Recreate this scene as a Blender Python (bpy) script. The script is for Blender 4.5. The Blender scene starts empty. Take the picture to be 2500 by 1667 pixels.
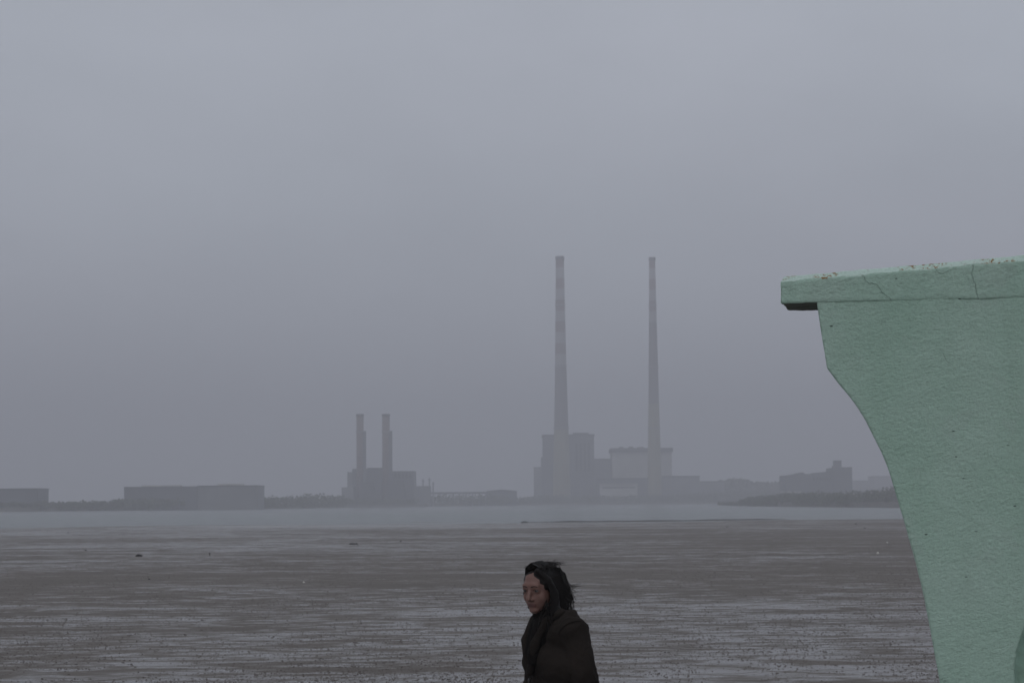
import bpy, bmesh, math, random
import numpy as np
from mathutils import Vector, Matrix, noise as mnoise

S = bpy.context.scene
R = math.radians
random.seed(7)
rng = np.random.default_rng(11)

# ------------------------------------------------------------------ camera
EYE = 4.0                       # metres above the sand
PROM = 2.09                     # promenade level
cam_d = bpy.data.cameras.new('camera')
cam = bpy.data.objects.new('camera', cam_d)
S.collection.objects.link(cam)
cam_d.sensor_width = 36.0
cam_d.lens = 80.0
cam_d.clip_start = 0.1
cam_d.clip_end = 20000.0
PITCH, ROLL = R(4.0), R(-0.40)
CAMM = Matrix.Translation((0, 0, EYE)) @ Matrix.Rotation(R(90) + PITCH, 4, 'X') @ Matrix.Rotation(ROLL, 4, 'Z')
cam.matrix_world = CAMM
S.camera = cam
cam_d.dof.use_dof = True          # focused on the shelter; the far shore goes very slightly soft
cam_d.dof.focus_distance = 12.0
cam_d.dof.aperture_fstop = 13.0

# ------------------------------------------------------------------ sky, sun, exposure
SUN_EL, SUN_AZ = R(48), R(200)          # high behind thick cloud, behind the viewer
world = bpy.data.worlds.new("World")
S.world = world
world.use_nodes = True
wn, wl = world.node_tree.nodes, world.node_tree.links
wn.clear()
w_out = wn.new('ShaderNodeOutputWorld')
w_bg = wn.new('ShaderNodeBackground')
w_bg.inputs['Strength'].default_value = 0.1
sky = wn.new('ShaderNodeTexSky')
sky.sky_type = 'NISHITA'
sky.sun_disc = False
sky.sun_elevation = SUN_EL
sky.sun_rotation = SUN_AZ
sky.dust_density = 4.0
w_tc = wn.new('ShaderNodeTexCoord')
w_sep = wn.new('ShaderNodeSeparateXYZ')
wl.new(w_tc.outputs['Generated'], w_sep.inputs[0])
w_cl = wn.new('ShaderNodeMath'); w_cl.operation = 'MAXIMUM'; w_cl.inputs[1].default_value = 0.0
wl.new(w_sep.outputs['Z'], w_cl.inputs[0])
w_ma = wn.new('ShaderNodeMath'); w_ma.operation = 'MULTIPLY_ADD'      # thick even overcast, a little brighter overhead
w_ma.inputs[1].default_value = 0.15; w_ma.inputs[2].default_value = 0.98
wl.new(w_cl.outputs[0], w_ma.inputs[0])
w_map = wn.new('ShaderNodeMapping'); w_map.inputs['Scale'].default_value = (1.0, 1.0, 2.2)
wl.new(w_tc.outputs['Generated'], w_map.inputs[0])
w_no = wn.new('ShaderNodeTexNoise'); w_no.inputs['Scale'].default_value = 5.0; w_no.inputs['Detail'].default_value = 4.0
wl.new(w_map.outputs[0], w_no.inputs['Vector'])
w_cr = wn.new('ShaderNodeMapRange')
w_cr.inputs['From Min'].default_value = 0.25; w_cr.inputs['From Max'].default_value = 0.75
w_cr.inputs['To Min'].default_value = 0.90; w_cr.inputs['To Max'].default_value = 1.10
wl.new(w_no.outputs['Fac'], w_cr.inputs['Value'])
w_mu = wn.new('ShaderNodeMath'); w_mu.operation = 'MULTIPLY'
wl.new(w_ma.outputs[0], w_mu.inputs[0]); wl.new(w_cr.outputs[0], w_mu.inputs[1])
w_tint = wn.new('ShaderNodeMix'); w_tint.data_type = 'RGBA'           # bluish / pinkish grey cloud
w_tint.inputs[6].default_value = (5.55, 6.20, 6.92, 1); w_tint.inputs[7].default_value = (5.98, 6.20, 7.00, 1)
w_n2 = wn.new('ShaderNodeTexNoise'); w_n2.inputs['Scale'].default_value = 3.0; w_n2.inputs['Detail'].default_value = 3.0
wl.new(w_map.outputs[0], w_n2.inputs['Vector'])
wl.new(w_n2.outputs['Fac'], w_tint.inputs[0])
w_sc = wn.new('ShaderNodeVectorMath'); w_sc.operation = 'SCALE'
wl.new(w_tint.outputs[2], w_sc.inputs[0]); wl.new(w_mu.outputs[0], w_sc.inputs['Scale'])
w_mix = wn.new('ShaderNodeMix'); w_mix.data_type = 'RGBA'
w_mix.inputs[0].default_value = 0.97
wl.new(sky.outputs[0], w_mix.inputs[6]); wl.new(w_sc.outputs[0], w_mix.inputs[7])
wl.new(w_mix.outputs[2], w_bg.inputs['Color'])
wl.new(w_bg.outputs[0], w_out.inputs['Surface'])

sun_d = bpy.data.lights.new('sun', 'SUN')
sun_d.energy = 0.5
sun_d.angle = R(35)
sun_d.color = (1.0, 0.97, 0.93)
sun = bpy.data.objects.new('sun', sun_d)
S.collection.objects.link(sun)
sdir = Vector((math.sin(SUN_AZ) * math.cos(SUN_EL), math.cos(SUN_AZ) * math.cos(SUN_EL), math.sin(SUN_EL)))
sun.rotation_euler = sdir.to_track_quat('Z', 'Y').to_euler()
sun.location = sdir * 150

S.view_settings.view_transform = 'Standard'
S.view_settings.look = 'None'
S.view_settings.gamma = 1.0
S.view_settings.exposure = -0.15
S.cycles.volume_bounces = 2
S.cycles.max_bounces = 8

# ------------------------------------------------------------------ helpers
FPX = 80.0 / 36.0 * 2500.0
ROT = CAMM.to_3x3()


def ray(px, py):
    return ROT @ Vector(((px - 1250.0) / FPX, -(py - 833.5) / FPX, -1.0))


def P(px, py, D):                # the point seen at a photo pixel, D metres out
    r = ray(px, py)
    return Vector((0, 0, EYE)) + r * (D / r.y)


def G(px, py, z=0.0):            # the point of a level plane seen at a photo pixel
    r = ray(px, py)
    return Vector((0, 0, EYE)) + r * ((z - EYE) / r.z)


def link(name, me, m=None, parent=None):
    o = bpy.data.objects.new(name, me)
    S.collection.objects.link(o)
    if m is not None:
        for x in (m if isinstance(m, (list, tuple)) else [m]):
            me.materials.append(x)
    if parent is not None:
        o.parent = parent
    return o


def obj(name, bm, m=None, parent=None, smooth=False):
    me = bpy.data.meshes.new(name)
    bmesh.ops.recalc_face_normals(bm, faces=bm.faces[:])
    if smooth:
        for f in bm.faces:
            f.smooth = True
    bm.to_mesh(me)
    bm.free()
    return link(name, me, m, parent)


def tag(o, label=None, cat=None, group=None, kind=None):
    if label: o['label'] = label
    if cat: o['category'] = cat
    if group: o['group'] = group
    if kind: o['kind'] = kind
    return o


def thing(name, label, cat, loc=(0, 0, 0), group=None):
    o = bpy.data.objects.new(name, None)
    o.empty_display_size = 0.3
    S.collection.objects.link(o)
    o.location = loc
    return tag(o, label, cat, group)


def bx(bm, x0, x1, y0, y1, z0, z1):
    vs = [bm.verts.new(p) for p in ((x0, y0, z0), (x1, y0, z0), (x1, y1, z0), (x0, y1, z0),
                                    (x0, y0, z1), (x1, y0, z1), (x1, y1, z1), (x0, y1, z1))]
    for f in ((0, 3, 2, 1), (4, 5, 6, 7), (0, 1, 5, 4), (1, 2, 6, 5), (2, 3, 7, 6), (3, 0, 4, 7)):
        bm.faces.new([vs[i] for i in f])


def prism(bm, front, back):
    a = [bm.verts.new(p) for p in front]
    b = [bm.verts.new(p) for p in back]
    bm.faces.new(a)
    bm.faces.new(b[::-1])
    n = len(a)
    for i in range(n):
        j = (i + 1) % n
        bm.faces.new((a[i], b[i], b[j], a[j]))


def lathe(bm, prof, cx=0, cy=0, seg=48, cap=True):
    rings = []
    for r, z in prof:
        rings.append([bm.verts.new((cx + r * math.cos(2 * math.pi * k / seg), cy + r * math.sin(2 * math.pi * k / seg), z))
                      for k in range(seg)])
    for a, b in zip(rings, rings[1:]):
        for k in range(seg):
            bm.faces.new((a[k], a[(k + 1) % seg], b[(k + 1) % seg], b[k]))
    if cap:
        bm.faces.new(rings[0][::-1])
        bm.faces.new(rings[-1])


def capsule(bm, a, b, ra, rb, seg=14):
    """tapered round-ended limb from a to b"""
    a, b = Vector(a), Vector(b)
    d = b - a
    L = d.length
    q = (d / L if L > 1e-6 else Vector((0, 0, 1))).to_track_quat('Z', 'Y').to_matrix()
    rings = []
    N = 5
    prof = [(ra * math.cos(t), -ra * math.sin(t)) for t in [math.pi / 2 * (1 - i / N) for i in range(N + 1)]]
    prof += [(rb * math.cos(t), L + rb * math.sin(t)) for t in [math.pi / 2 * i / N for i in range(N + 1)]]
    for r, z in prof:
        r = max(r, 1e-4)
        rings.append([bm.verts.new(a + q @ Vector((r * math.cos(2 * math.pi * k / seg), r * math.sin(2 * math.pi * k / seg), z)))
                      for k in range(seg)])
    for u, v in zip(rings, rings[1:]):
        for k in range(seg):
            bm.faces.new((u[k], u[(k + 1) % seg], v[(k + 1) % seg], v[k]))
    bm.faces.new(rings[0][::-1])
    bm.faces.new(rings[-1])


def ellipsoid(bm, c, r, rot=None, seg=20):
    m = Matrix.Translation(c) @ (rot.to_4x4() if rot else Matrix.Identity(4)) @ Matrix.Diagonal((r[0], r[1], r[2], 1))
    bmesh.ops.create_uvsphere(bm, u_segments=seg, v_segments=seg // 2 + 2, radius=1.0, matrix=m)


def voxel(bm, size, smooth_iter=2, disp=()):
    """join closed shapes into one continuous surface"""
    me = bpy.data.meshes.new('tmp')
    bmesh.ops.recalc_face_normals(bm, faces=bm.faces[:])
    bm.to_mesh(me)
    bm.free()
    o = bpy.data.objects.new('tmp', me)
    S.collection.objects.link(o)
    md = o.modifiers.new('r', 'REMESH')
    md.mode = 'VOXEL'
    md.voxel_size = size
    md.use_smooth_shade = True
    if smooth_iter:
        sm = o.modifiers.new('s', 'SMOOTH')
        sm.factor = 0.5
        sm.iterations = smooth_iter
    for k, (sc, st, dep) in enumerate(disp):
        tx = bpy.data.textures.new('t', 'CLOUDS')
        tx.noise_scale = sc
        tx.noise_depth = dep
        dm = o.modifiers.new('d', 'DISPLACE')
        dm.texture = tx
        dm.strength = st
        dm.mid_level = 0.5
    dg = bpy.context.evaluated_depsgraph_get()
    out = bpy.data.meshes.new_from_object(o.evaluated_get(dg))
    bpy.data.objects.remove(o)
    bpy.data.meshes.remove(me)
    return out


# ---- materials
def mat(name, col, rough=0.8, var=0.0, vscale=1.0, bump=0.0, bscale=10.0, metal=0.0, spec=0.5, detail=6.0, col2=None):
    m = bpy.data.materials.new(name)
    m.use_nodes = True
    n, l = m.node_tree.nodes, m.node_tree.links
    b = n['Principled BSDF']
    b.inputs['Base Color'].default_value = (*col, 1)
    b.inputs['Roughness'].default_value = rough
    b.inputs['Metallic'].default_value = metal
    b.inputs['Specular IOR Level'].default_value = spec
    tc = n.new('ShaderNodeTexCoord')
    if var or col2:
        t = n.new('ShaderNodeTexNoise'); t.inputs['Scale'].default_value = vscale; t.inputs['Detail'].default_value = detail
        l.new(tc.outputs['Object'], t.inputs['Vector'])
        mr = n.new('ShaderNodeMapRange'); mr.inputs['From Min'].default_value = 0.3; mr.inputs['From Max'].default_value = 0.7
        l.new(t.outputs['Fac'], mr.inputs['Value'])
        mx = n.new('ShaderNodeMix'); mx.data_type = 'RGBA'
        c2 = col2 or tuple(c * (1 - var) for c in col)
        c1 = col if col2 else tuple(min(1, c * (1 + var)) for c in col)
        mx.inputs[6].default_value = (*c1, 1); mx.inputs[7].default_value = (*c2, 1)
        l.new(mr.outputs[0], mx.inputs[0]); l.new(mx.outputs[2], b.inputs['Base Color'])
    if bump:
        t2 = n.new('ShaderNodeTexNoise'); t2.inputs['Scale'].default_value = bscale; t2.inputs['Detail'].default_value = 6
        l.new(tc.outputs['Object'], t2.inputs['Vector'])
        bp = n.new('ShaderNodeBump'); bp.inputs['Distance'].default_value = bump; bp.inputs['Strength'].default_value = 1.0
        l.new(t2.outputs['Fac'], bp.inputs['Height']); l.new(bp.outputs[0], b.inputs['Normal'])
    return m


def NT(m):
    return m.node_tree.nodes, m.node_tree.links


def nnoise(m, vec, scale, detail=4, rough=0.5, dist=0.0):
    n, l = NT(m)
    t = n.new('ShaderNodeTexNoise')
    t.inputs['Scale'].default_value = scale; t.inputs['Detail'].default_value = detail
    t.inputs['Roughness'].default_value = rough; t.inputs['Distortion'].default_value = dist
    l.new(vec, t.inputs['Vector'])
    return t.outputs['Fac']


def nrange(m, v, a, b, c=0.0, d=1.0, smooth=False):
    n, l = NT(m)
    r = n.new('ShaderNodeMapRange')
    if smooth: r.interpolation_type = 'SMOOTHSTEP'
    for k, x in zip(('From Min', 'From Max', 'To Min', 'To Max'), (a, b, c, d)):
        r.inputs[k].default_value = x
    l.new(v, r.inputs['Value'])
    return r.outputs[0]


def nmath(m, op, a, b):
    n, l = NT(m)
    t = n.new('ShaderNodeMath'); t.operation = op
    for i, x in enumerate((a, b)):
        if isinstance(x, (int, float)): t.inputs[i].default_value = x
        else: l.new(x, t.inputs[i])
    return t.outputs[0]


def nmix(m, f, a, b):
    n, l = NT(m)
    t = n.new('ShaderNodeMix'); t.data_type = 'RGBA'
    for i, x in ((0, f), (6, a), (7, b)):
        if isinstance(x, tuple): t.inputs[i].default_value = (*x, 1)
        elif isinstance(x, (int, float)): t.inputs[i].default_value = x
        else: l.new(x, t.inputs[i])
    return t.outputs[2]


# wet sand with a broken film of water
m_sand = bpy.data.materials.new('wet_sand'); m_sand.use_nodes = True
n, l = NT(m_sand)
bs = n['Principled BSDF']
pos = n.new('ShaderNodeNewGeometry').outputs['Position']
mp = n.new('ShaderNodeMapping'); mp.inputs['Rotation'].default_value = (0, 0, R(-28)); mp.inputs['Scale'].default_value = (0.55, 1.0, 1.0)
l.new(pos, mp.inputs[0])
vec = mp.outputs[0]
big = nnoise(m_sand, pos, 0.018, 3)
mid = nnoise(m_sand, vec, 0.17, 6, 0.6)
rip = nnoise(m_sand, vec, 1.05, 5, 0.58, 0.5)
rip2 = nnoise(m_sand, pos, 3.2, 3, 0.6)
hgt = nmath(m_sand, 'ADD', nmath(m_sand, 'MULTIPLY', rip, 0.62), nmath(m_sand, 'MULTIPLY', mid, 0.42))
hgt = nmath(m_sand, 'ADD', hgt, nmath(m_sand, 'MULTIPLY', big, 0.36))
hgt = nmath(m_sand, 'ADD', hgt, nmath(m_sand, 'MULTIPLY', rip2, 0.12))
sxyz = n.new('ShaderNodeSeparateXYZ'); l.new(pos, sxyz.inputs[0])
# the flat drains unevenly: a wet strip along the sea wall, a drier ridge beyond it, wet again to the far left
wet_near = nrange(m_sand, sxyz.outputs['Y'], 50, 125, 0.078, -0.026, smooth=True)
wet_far = nmath(m_sand, 'MULTIPLY', nrange(m_sand, sxyz.outputs['Y'], 98, 180, 0.0, 0.085, smooth=True),
                nrange(m_sand, sxyz.outputs['X'], -30, 40, 1.0, 0.1, smooth=True))
hgt = nmath(m_sand, 'ADD', hgt, nmath(m_sand, 'ADD', wet_near, wet_far))
hgt = nmath(m_sand, 'ADD', hgt, nrange(m_sand, sxyz.outputs['Y'], 260, 420, 0.0, 0.06, smooth=True))
film = nrange(m_sand, hgt, 0.745, 0.905, smooth=True)
fine = nnoise(m_sand, pos, 9.0, 4, 0.7)
speck = nrange(m_sand, fine, 0.56, 0.66)
c = nmix(m_sand, nrange(m_sand, mid, 0.3, 0.7), (0.100, 0.086, 0.074), (0.132, 0.115, 0.100))
c = nmix(m_sand, nmath(m_sand, 'MULTIPLY', speck, 0.55), c, (0.045, 0.039, 0.037))
c = nmix(m_sand, nmath(m_sand, 'MULTIPLY', film, 0.6), c, (0.085, 0.076, 0.071))
l.new(c, bs.inputs['Base Color'])
l.new(nrange(m_sand, film, 0, 1, 0.62, 0.22), bs.inputs['Roughness'])
l.new(nrange(m_sand, film, 0, 1, 0.10, 0.40), bs.inputs['Specular IOR Level'])
bs.inputs['IOR'].default_value = 1.33
bp = n.new('ShaderNodeBump'); bp.inputs['Distance'].default_value = 0.02
l.new(nrange(m_sand, film, 0, 1, 0.7, 0.03), bp.inputs['Strength'])
l.new(nmath(m_sand, 'ADD', fine, rip2), bp.inputs['Height'])
l.new(bp.outputs[0], bs.inputs['Normal'])

m_sea = bpy.data.materials.new('sea_water'); m_sea.use_nodes = True
n, l = NT(m_sea)
bs = n['Principled BSDF']
bs.inputs['Base Color'].default_value = (0.05, 0.070, 0.064, 1)
bs.inputs['Roughness'].default_value = 0.26
bs.inputs['Specular IOR Level'].default_value = 0.42
bs.inputs['IOR'].default_value = 1.33
pos = n.new('ShaderNodeNewGeometry').outputs['Position']
bp = n.new('ShaderNodeBump'); bp.inputs['Distance'].default_value = 0.06; bp.inputs['Strength'].default_value = 0.6
l.new(nnoise(m_sea, pos, 1.1, 4, 0.6), bp.inputs['Height'])
l.new(bp.outputs[0], bs.inputs['Normal'])

# mint painted render
def plaster(name, a, b, top=False, cracks=(0.60, 0.68)):
    m = bpy.data.materials.new(name); m.use_nodes = True
    n, l = NT(m)
    bs = n['Principled BSDF']
    tc = n.new('ShaderNodeTexCoord').outputs['Object']
    v1 = nnoise(m, tc, 1.7, 5, 0.6)
    v2 = nnoise(m, tc, 14.0, 5, 0.65)
    c = nmix(m, nrange(m, v1, 0.3, 0.7), a, b)
    c = nmix(m, nmath(m, 'MULTIPLY', nrange(m, v2, 0.5, 0.75), 0.22), c, tuple(x * 0.72 for x in a))
    c = nmix(m, nrange(m, nnoise(m, tc, 85.0, 4, 0.7), 0.48, 0.70, 0.0, 0.42), c, tuple(x * 0.66 for x in a))
    sm = n.new('ShaderNodeMapping'); sm.inputs['Scale'].default_value = (9.0, 1.0, 0.7); l.new(tc, sm.inputs[0])   # faint rain streaks
    c = nmix(m, nrange(m, nnoise(m, sm.outputs[0], 1.0, 5, 0.65), 0.52, 0.78, 0.0, 0.14), c, (0.24, 0.31, 0.26))
    pt = nmath(m, 'MULTIPLY', nrange(m, nnoise(m, tc, 3.1, 6, 0.7, 0.6), 0.56, 0.62), 0.35)                         # repainted / chalky patches
    c = nmix(m, pt, c, (0.44, 0.56, 0.49))
    # small dark pits where paint is missing
    vo = n.new('ShaderNodeTexVoronoi'); vo.inputs['Scale'].default_value = 13.0
    pm = n.new('ShaderNodeMapping'); pm.inputs['Rotation'].default_value = (0, R(35), 0); pm.inputs['Scale'].default_value = (0.7, 1, 1.5)
    l.new(tc, pm.inputs[0]); l.new(pm.outputs[0], vo.inputs['Vector'])
    pit = nmath(m, 'MULTIPLY', nrange(m, vo.outputs['Distance'], 0.04, 0.075, 1, 0), nrange(m, nnoise(m, tc, 4.0, 1), 0.50, 0.56))
    c = nmix(m, nmath(m, 'MULTIPLY', pit, 0.85), c, (0.05, 0.07, 0.055))
    # hairline cracks
    wv = n.new('ShaderNodeVectorMath'); wv.operation = 'ADD'
    dn = n.new('ShaderNodeTexNoise'); dn.inputs['Scale'].default_value = 6.0; dn.inputs['Detail'].default_value = 5
    l.new(tc, dn.inputs['Vector'])
    ds = n.new('ShaderNodeVectorMath'); ds.operation = 'SCALE'; ds.inputs['Scale'].default_value = 0.22
    l.new(dn.outputs['Color'], ds.inputs[0]); l.new(tc, wv.inputs[0]); l.new(ds.outputs[0], wv.inputs[1])
    vc = n.new('ShaderNodeTexVoronoi'); vc.feature = 'DISTANCE_TO_EDGE'; vc.inputs['Scale'].default_value = 1.9
    l.new(wv.outputs[0], vc.inputs['Vector'])
    cr = nmath(m, 'MULTIPLY', nrange(m, vc.outputs['Distance'], 0.002, 0.006, 1, 0), nrange(m, nnoise(m, tc, 2.3, 2), *cracks))
    c = nmix(m, nmath(m, 'MULTIPLY', cr, 0.32), c, (0.09, 0.12, 0.10))
    if top:   # orange lichen and worn flecks on the crest
        li = nmath(m, 'MULTIPLY', nrange(m, nnoise(m, tc, 55.0, 4, 0.7), 0.52, 0.57), nrange(m, nnoise(m, tc, 6.0, 2), 0.44, 0.54))
        c = nmix(m, li, c, (0.26, 0.14, 0.03))
        wr = nrange(m, nnoise(m, tc, 38.0, 4, 0.7), 0.60, 0.66)
        c = nmix(m, nmath(m, 'MULTIPLY', wr, 0.5), c, (0.40, 0.42, 0.36))
    l.new(c, bs.inputs['Base Color'])
    bs.inputs['Roughness'].default_value = 0.72
    bs.inputs['Specular IOR Level'].default_value = 0.25
    mpx = n.new('ShaderNodeMapping'); mpx.inputs['Scale'].default_value = (0.75, 1, 1.1); mpx.inputs['Rotation'].default_value = (0, R(40), 0)
    l.new(tc, mpx.inputs[0])
    h = nmath(m, 'ADD', nmath(m, 'MULTIPLY', nnoise(m, mpx.outputs[0], 48.0, 8, 0.74, 0.0), 1.15), nmath(m, 'MULTIPLY', nnoise(m, tc, 12.0, 5, 0.6), 0.5))
    h = nmath(m, 'SUBTRACT', h, nmath(m, 'MULTIPLY', pit, 0.5))
    h = nmath(m, 'SUBTRACT', h, nmath(m, 'MULTIPLY', cr, 0.35))
    bp = n.new('ShaderNodeBump'); bp.inputs['Distance'].default_value = 0.0155; bp.inputs['Strength'].default_value = 1.0
    l.new(h, bp.inputs['Height']); l.new(bp.outputs[0], bs.inputs['Normal'])
    return m


m_mint = plaster('mint_painted_render', (0.395, 0.575, 0.465), (0.485, 0.645, 0.55))
m_slab = plaster('mint_painted_slab', (0.40, 0.58, 0.475), (0.485, 0.645, 0.545), False, (0.44, 0.52))
m_crest = plaster('pale_mint_crest', (0.56, 0.74, 0.64), (0.66, 0.78, 0.71), True)  # base colour paler than the slab face, with worn flecks and lichen
m_under = mat('shaded_soffit', (0.07, 0.075, 0.06), 0.9, 0.5, 9.0, 0.01, 30)  # shade under the slab painted in as a near-black soffit colour
m_niche = mat('mottled_mint_render', (0.38, 0.55, 0.45), 0.85, 0.0, 14.0, 0.012, 30, col2=(0.26, 0.38, 0.30))  # mint mottled with a darker green

m_conc = mat('grey_concrete', (0.27, 0.265, 0.25), 0.85, 0.15, 0.4, 0.02, 5)
m_clad = mat('dark_cladding', (0.10, 0.105, 0.115), 0.7, 0.15, 0.06)
m_clad2 = mat('grey_cladding', (0.17, 0.175, 0.18), 0.7, 0.12, 0.06)
m_pale = mat('pale_cladding', (0.42, 0.41, 0.39), 0.7, 0.1, 0.1)
m_brick = mat('dull_brick', (0.14, 0.10, 0.09), 0.85, 0.15, 0.3)
m_roof = mat('dark_roofing', (0.06, 0.06, 0.065), 0.8, 0.15, 0.3)
m_glass = mat('dark_window', (0.03, 0.035, 0.04), 0.2)
m_steel = mat('galvanised_steel', (0.22, 0.22, 0.23), 0.5, 0.1, 2, metal=0.6)
m_leaf = mat('scrub_leaves', (0.075, 0.085, 0.04), 0.85, 0.0, 0.35, col2=(0.045, 0.05, 0.03), spec=0.2)
m_bank = mat('shore_rubble', (0.085, 0.08, 0.068), 0.95, 0.3, 0.5, 0.3, 0.8, spec=0.2)
m_prom = mat('promenade_concrete', (0.26, 0.25, 0.235), 0.85, 0.18, 2.0, 0.004, 60)
m_rock = mat('wet_dark_rock', (0.014, 0.013, 0.011), 0.85, 0.4, 8.0, 0.02, 12, spec=0.1)
m_shell = mat('pale_shell', (0.6, 0.58, 0.54), 0.6, 0.1, 20)
m_crumb = mat('sand_crumb', (0.088, 0.075, 0.066), 0.8, 0.35, 1.5, spec=0.15)
m_cast = mat('worm_cast_sand', (0.068, 0.058, 0.052), 0.8, 0.3, 4.0, spec=0.3)


def stripe_mat(name, z_top, step, count, ca, cb, cc, light_low):
    """red and white warning bands at the top of a stack, bare concrete below"""
    m = bpy.data.materials.new(name); m.use_nodes = True
    n, l = NT(m)
    tc = n.new('ShaderNodeTexCoord').outputs['Object']
    sp = n.new('ShaderNodeSeparateXYZ'); l.new(tc, sp.inputs[0])
    k = nmath(m, 'DIVIDE', nmath(m, 'SUBTRACT', z_top, sp.outputs['Z']), step)
    par = nmath(m, 'GREATER_THAN', nmath(m, 'MODULO', k, 2.0), 1.0)
    c = nmix(m, par, ca, cb)
    c = nmix(m, nmath(m, 'GREATER_THAN', k, float(count)), c, cc)
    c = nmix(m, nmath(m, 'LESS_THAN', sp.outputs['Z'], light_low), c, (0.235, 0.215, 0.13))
    mp = n.new('ShaderNodeMapping'); mp.inputs['Scale'].default_value = (0.5, 0.5, 0.04); l.new(tc, mp.inputs[0])
    st = nrange(m, nnoise(m, mp.outputs[0], 1.0, 4), 0.35, 0.75, 0.0, 0.4)
    c = nmix(m, st, c, (0.10, 0.09, 0.085))
    l.new(c, n['Principled BSDF'].inputs['Base Color'])
    n['Principled BSDF'].inputs['Roughness'].default_value = 0.85
    return m


# ------------------------------------------------------------------ ground, sea, promenade
SEA = -0.03
xs = np.concatenate([np.linspace(-4200, -400, 24), np.linspace(-380, 380, 150), np.linspace(400, 4200, 24)])
ys = np.concatenate([np.linspace(-600, 10, 8), np.linspace(20, 270, 20), np.linspace(275, 800, 170), np.linspace(830, 5600, 30)])
verts, faces = [], []
for y in ys:
    for x in xs:
        e = 419 + 0.27 * max(-150, min(150, x)) + 22 * (mnoise.noise((x * 0.012, y * 0.004, 0.3))) + 14 * mnoise.noise((x * 0.05, 3.1, y * 0.01))
        z = 0.0 if y < e - 60 else -(y - e + 60) * 0.0005
        z += 0.02 * mnoise.noise((x * 0.03, y * 0.02, 1.7)) * (1.0 if 250 < y < 900 else 0.0)
        if y > e + 60: z -= min(1.2, (y - e - 60) * 0.004)
        verts.append((x, y, z))
nx = len(xs)
for j in range(len(ys) - 1):
    for i in range(nx - 1):
        a = j * nx + i
        faces.append((a, a + 1, a + nx + 1, a + nx))
me = bpy.data.meshes.new('sand_flat'); me.from_pydata(verts, [], faces)
for p in me.polygons: p.use_smooth = True
tag(link('sand_flat', me, m_sand), kind='structure')

bm = bmesh.new()
v = [bm.verts.new(p) for p in ((-4200, 280, SEA), (4200, 280, SEA), (4200, 5600, SEA), (-4200, 5600, SEA))]
bm.faces.new(v)
tag(obj('sea', bm, m_sea), kind='structure')

bm = bmesh.new()
bx(bm, -60, 60, -25, 15.6, -0.6, PROM)
bx(bm, -60, 60, 15.0, 16.0, -0.6, PROM + 0.06)
tag(obj('promenade', bm, m_prom), kind='structure')

bm = bmesh.new()
prev = None
for k in range(90):
    t = k / 89
    px = 1285 + (1920 - 1285) * t
    g = G(px, 1274.3 - 8.0 * t + 1.6 * math.sin(t * 3.1), 0)
    hh_ = (0.10 + 0.16 * (0.5 + 0.5 * mnoise.noise((t * 9, 0.2, 4.0)))) * min(1, t * 6, (1 - t) * 8) + 0.02
    wd = 2.2 + 1.4 * mnoise.noise((t * 14, 2.0, 1.0))
    rg = [bm.verts.new((g.x, g.y - wd, -0.10)), bm.verts.new((g.x, g.y - wd * 0.3, hh_)), bm.verts.new((g.x, g.y + wd * 0.5, hh_ * 0.9)), bm.verts.new((g.x, g.y + wd * 2.2, -0.12))]
    if prev:
        for i in range(3):
            bm.faces.new((prev[i], rg[i], rg[i + 1], prev[i + 1]))
    prev = rg
tag(obj('sand_bar', bm, mat('dark_wet_mud', (0.05, 0.044, 0.04), 0.8, 0.3, 0.5, spec=0.15), None, True), kind='structure')

# ------------------------------------------------------------------ far shore land
def shore(name, pts, back, h, m):
    """pts: waterline as photo pixels; a bank that rises from it and runs back as level land"""
    bm = bmesh.new()
    A, B, Cc = [], [], []
    dense = []
    for (a, b) in zip(pts, pts[1:]):
        for k in range(12):
            t = k / 12
            dense.append((a[0] + (b[0] - a[0]) * t, a[1] + (b[1] - a[1]) * t))
    dense.append(pts[-1])
    for px, py in dense:
        g = G(px, py, SEA)
        g += Vector((0, random.uniform(-6, 6), 0))
        d = Vector((g.x, g.y, 0)).normalized()
        A.append(bm.verts.new((g.x, g.y, -0.8)))
        B.append(bm.verts.new((g.x + d.x * 9, g.y + d.y * 9, h * random.uniform(0.75, 1.15))))
        Cc.append(bm.verts.new((g.x + d.x * back, g.y + d.y * back, h + 0.6)))
    for i in range(len(A) - 1):
        bm.faces.new((A[i], A[i + 1], B[i + 1], B[i]))
        bm.faces.new((B[i], B[i + 1], Cc[i + 1], Cc[i]))
    return tag(obj(name, bm, m), kind='structure')


shore('far_shore', [(-420, 1254), (0, 1249), (300, 1246), (620, 1242), (830, 1239), (1260, 1233.3), (1700, 1230), (2300, 1226.5), (2900, 1224)], 1500, 2.0, m_bank)
shore('rubble_bank', [(1752, 1233.3), (1820, 1234.8), (1900, 1236.2), (2050, 1237.6), (2190, 1239.3), (2500, 1241), (2900, 1243)], 120, 2.2, m_bank)


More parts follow.
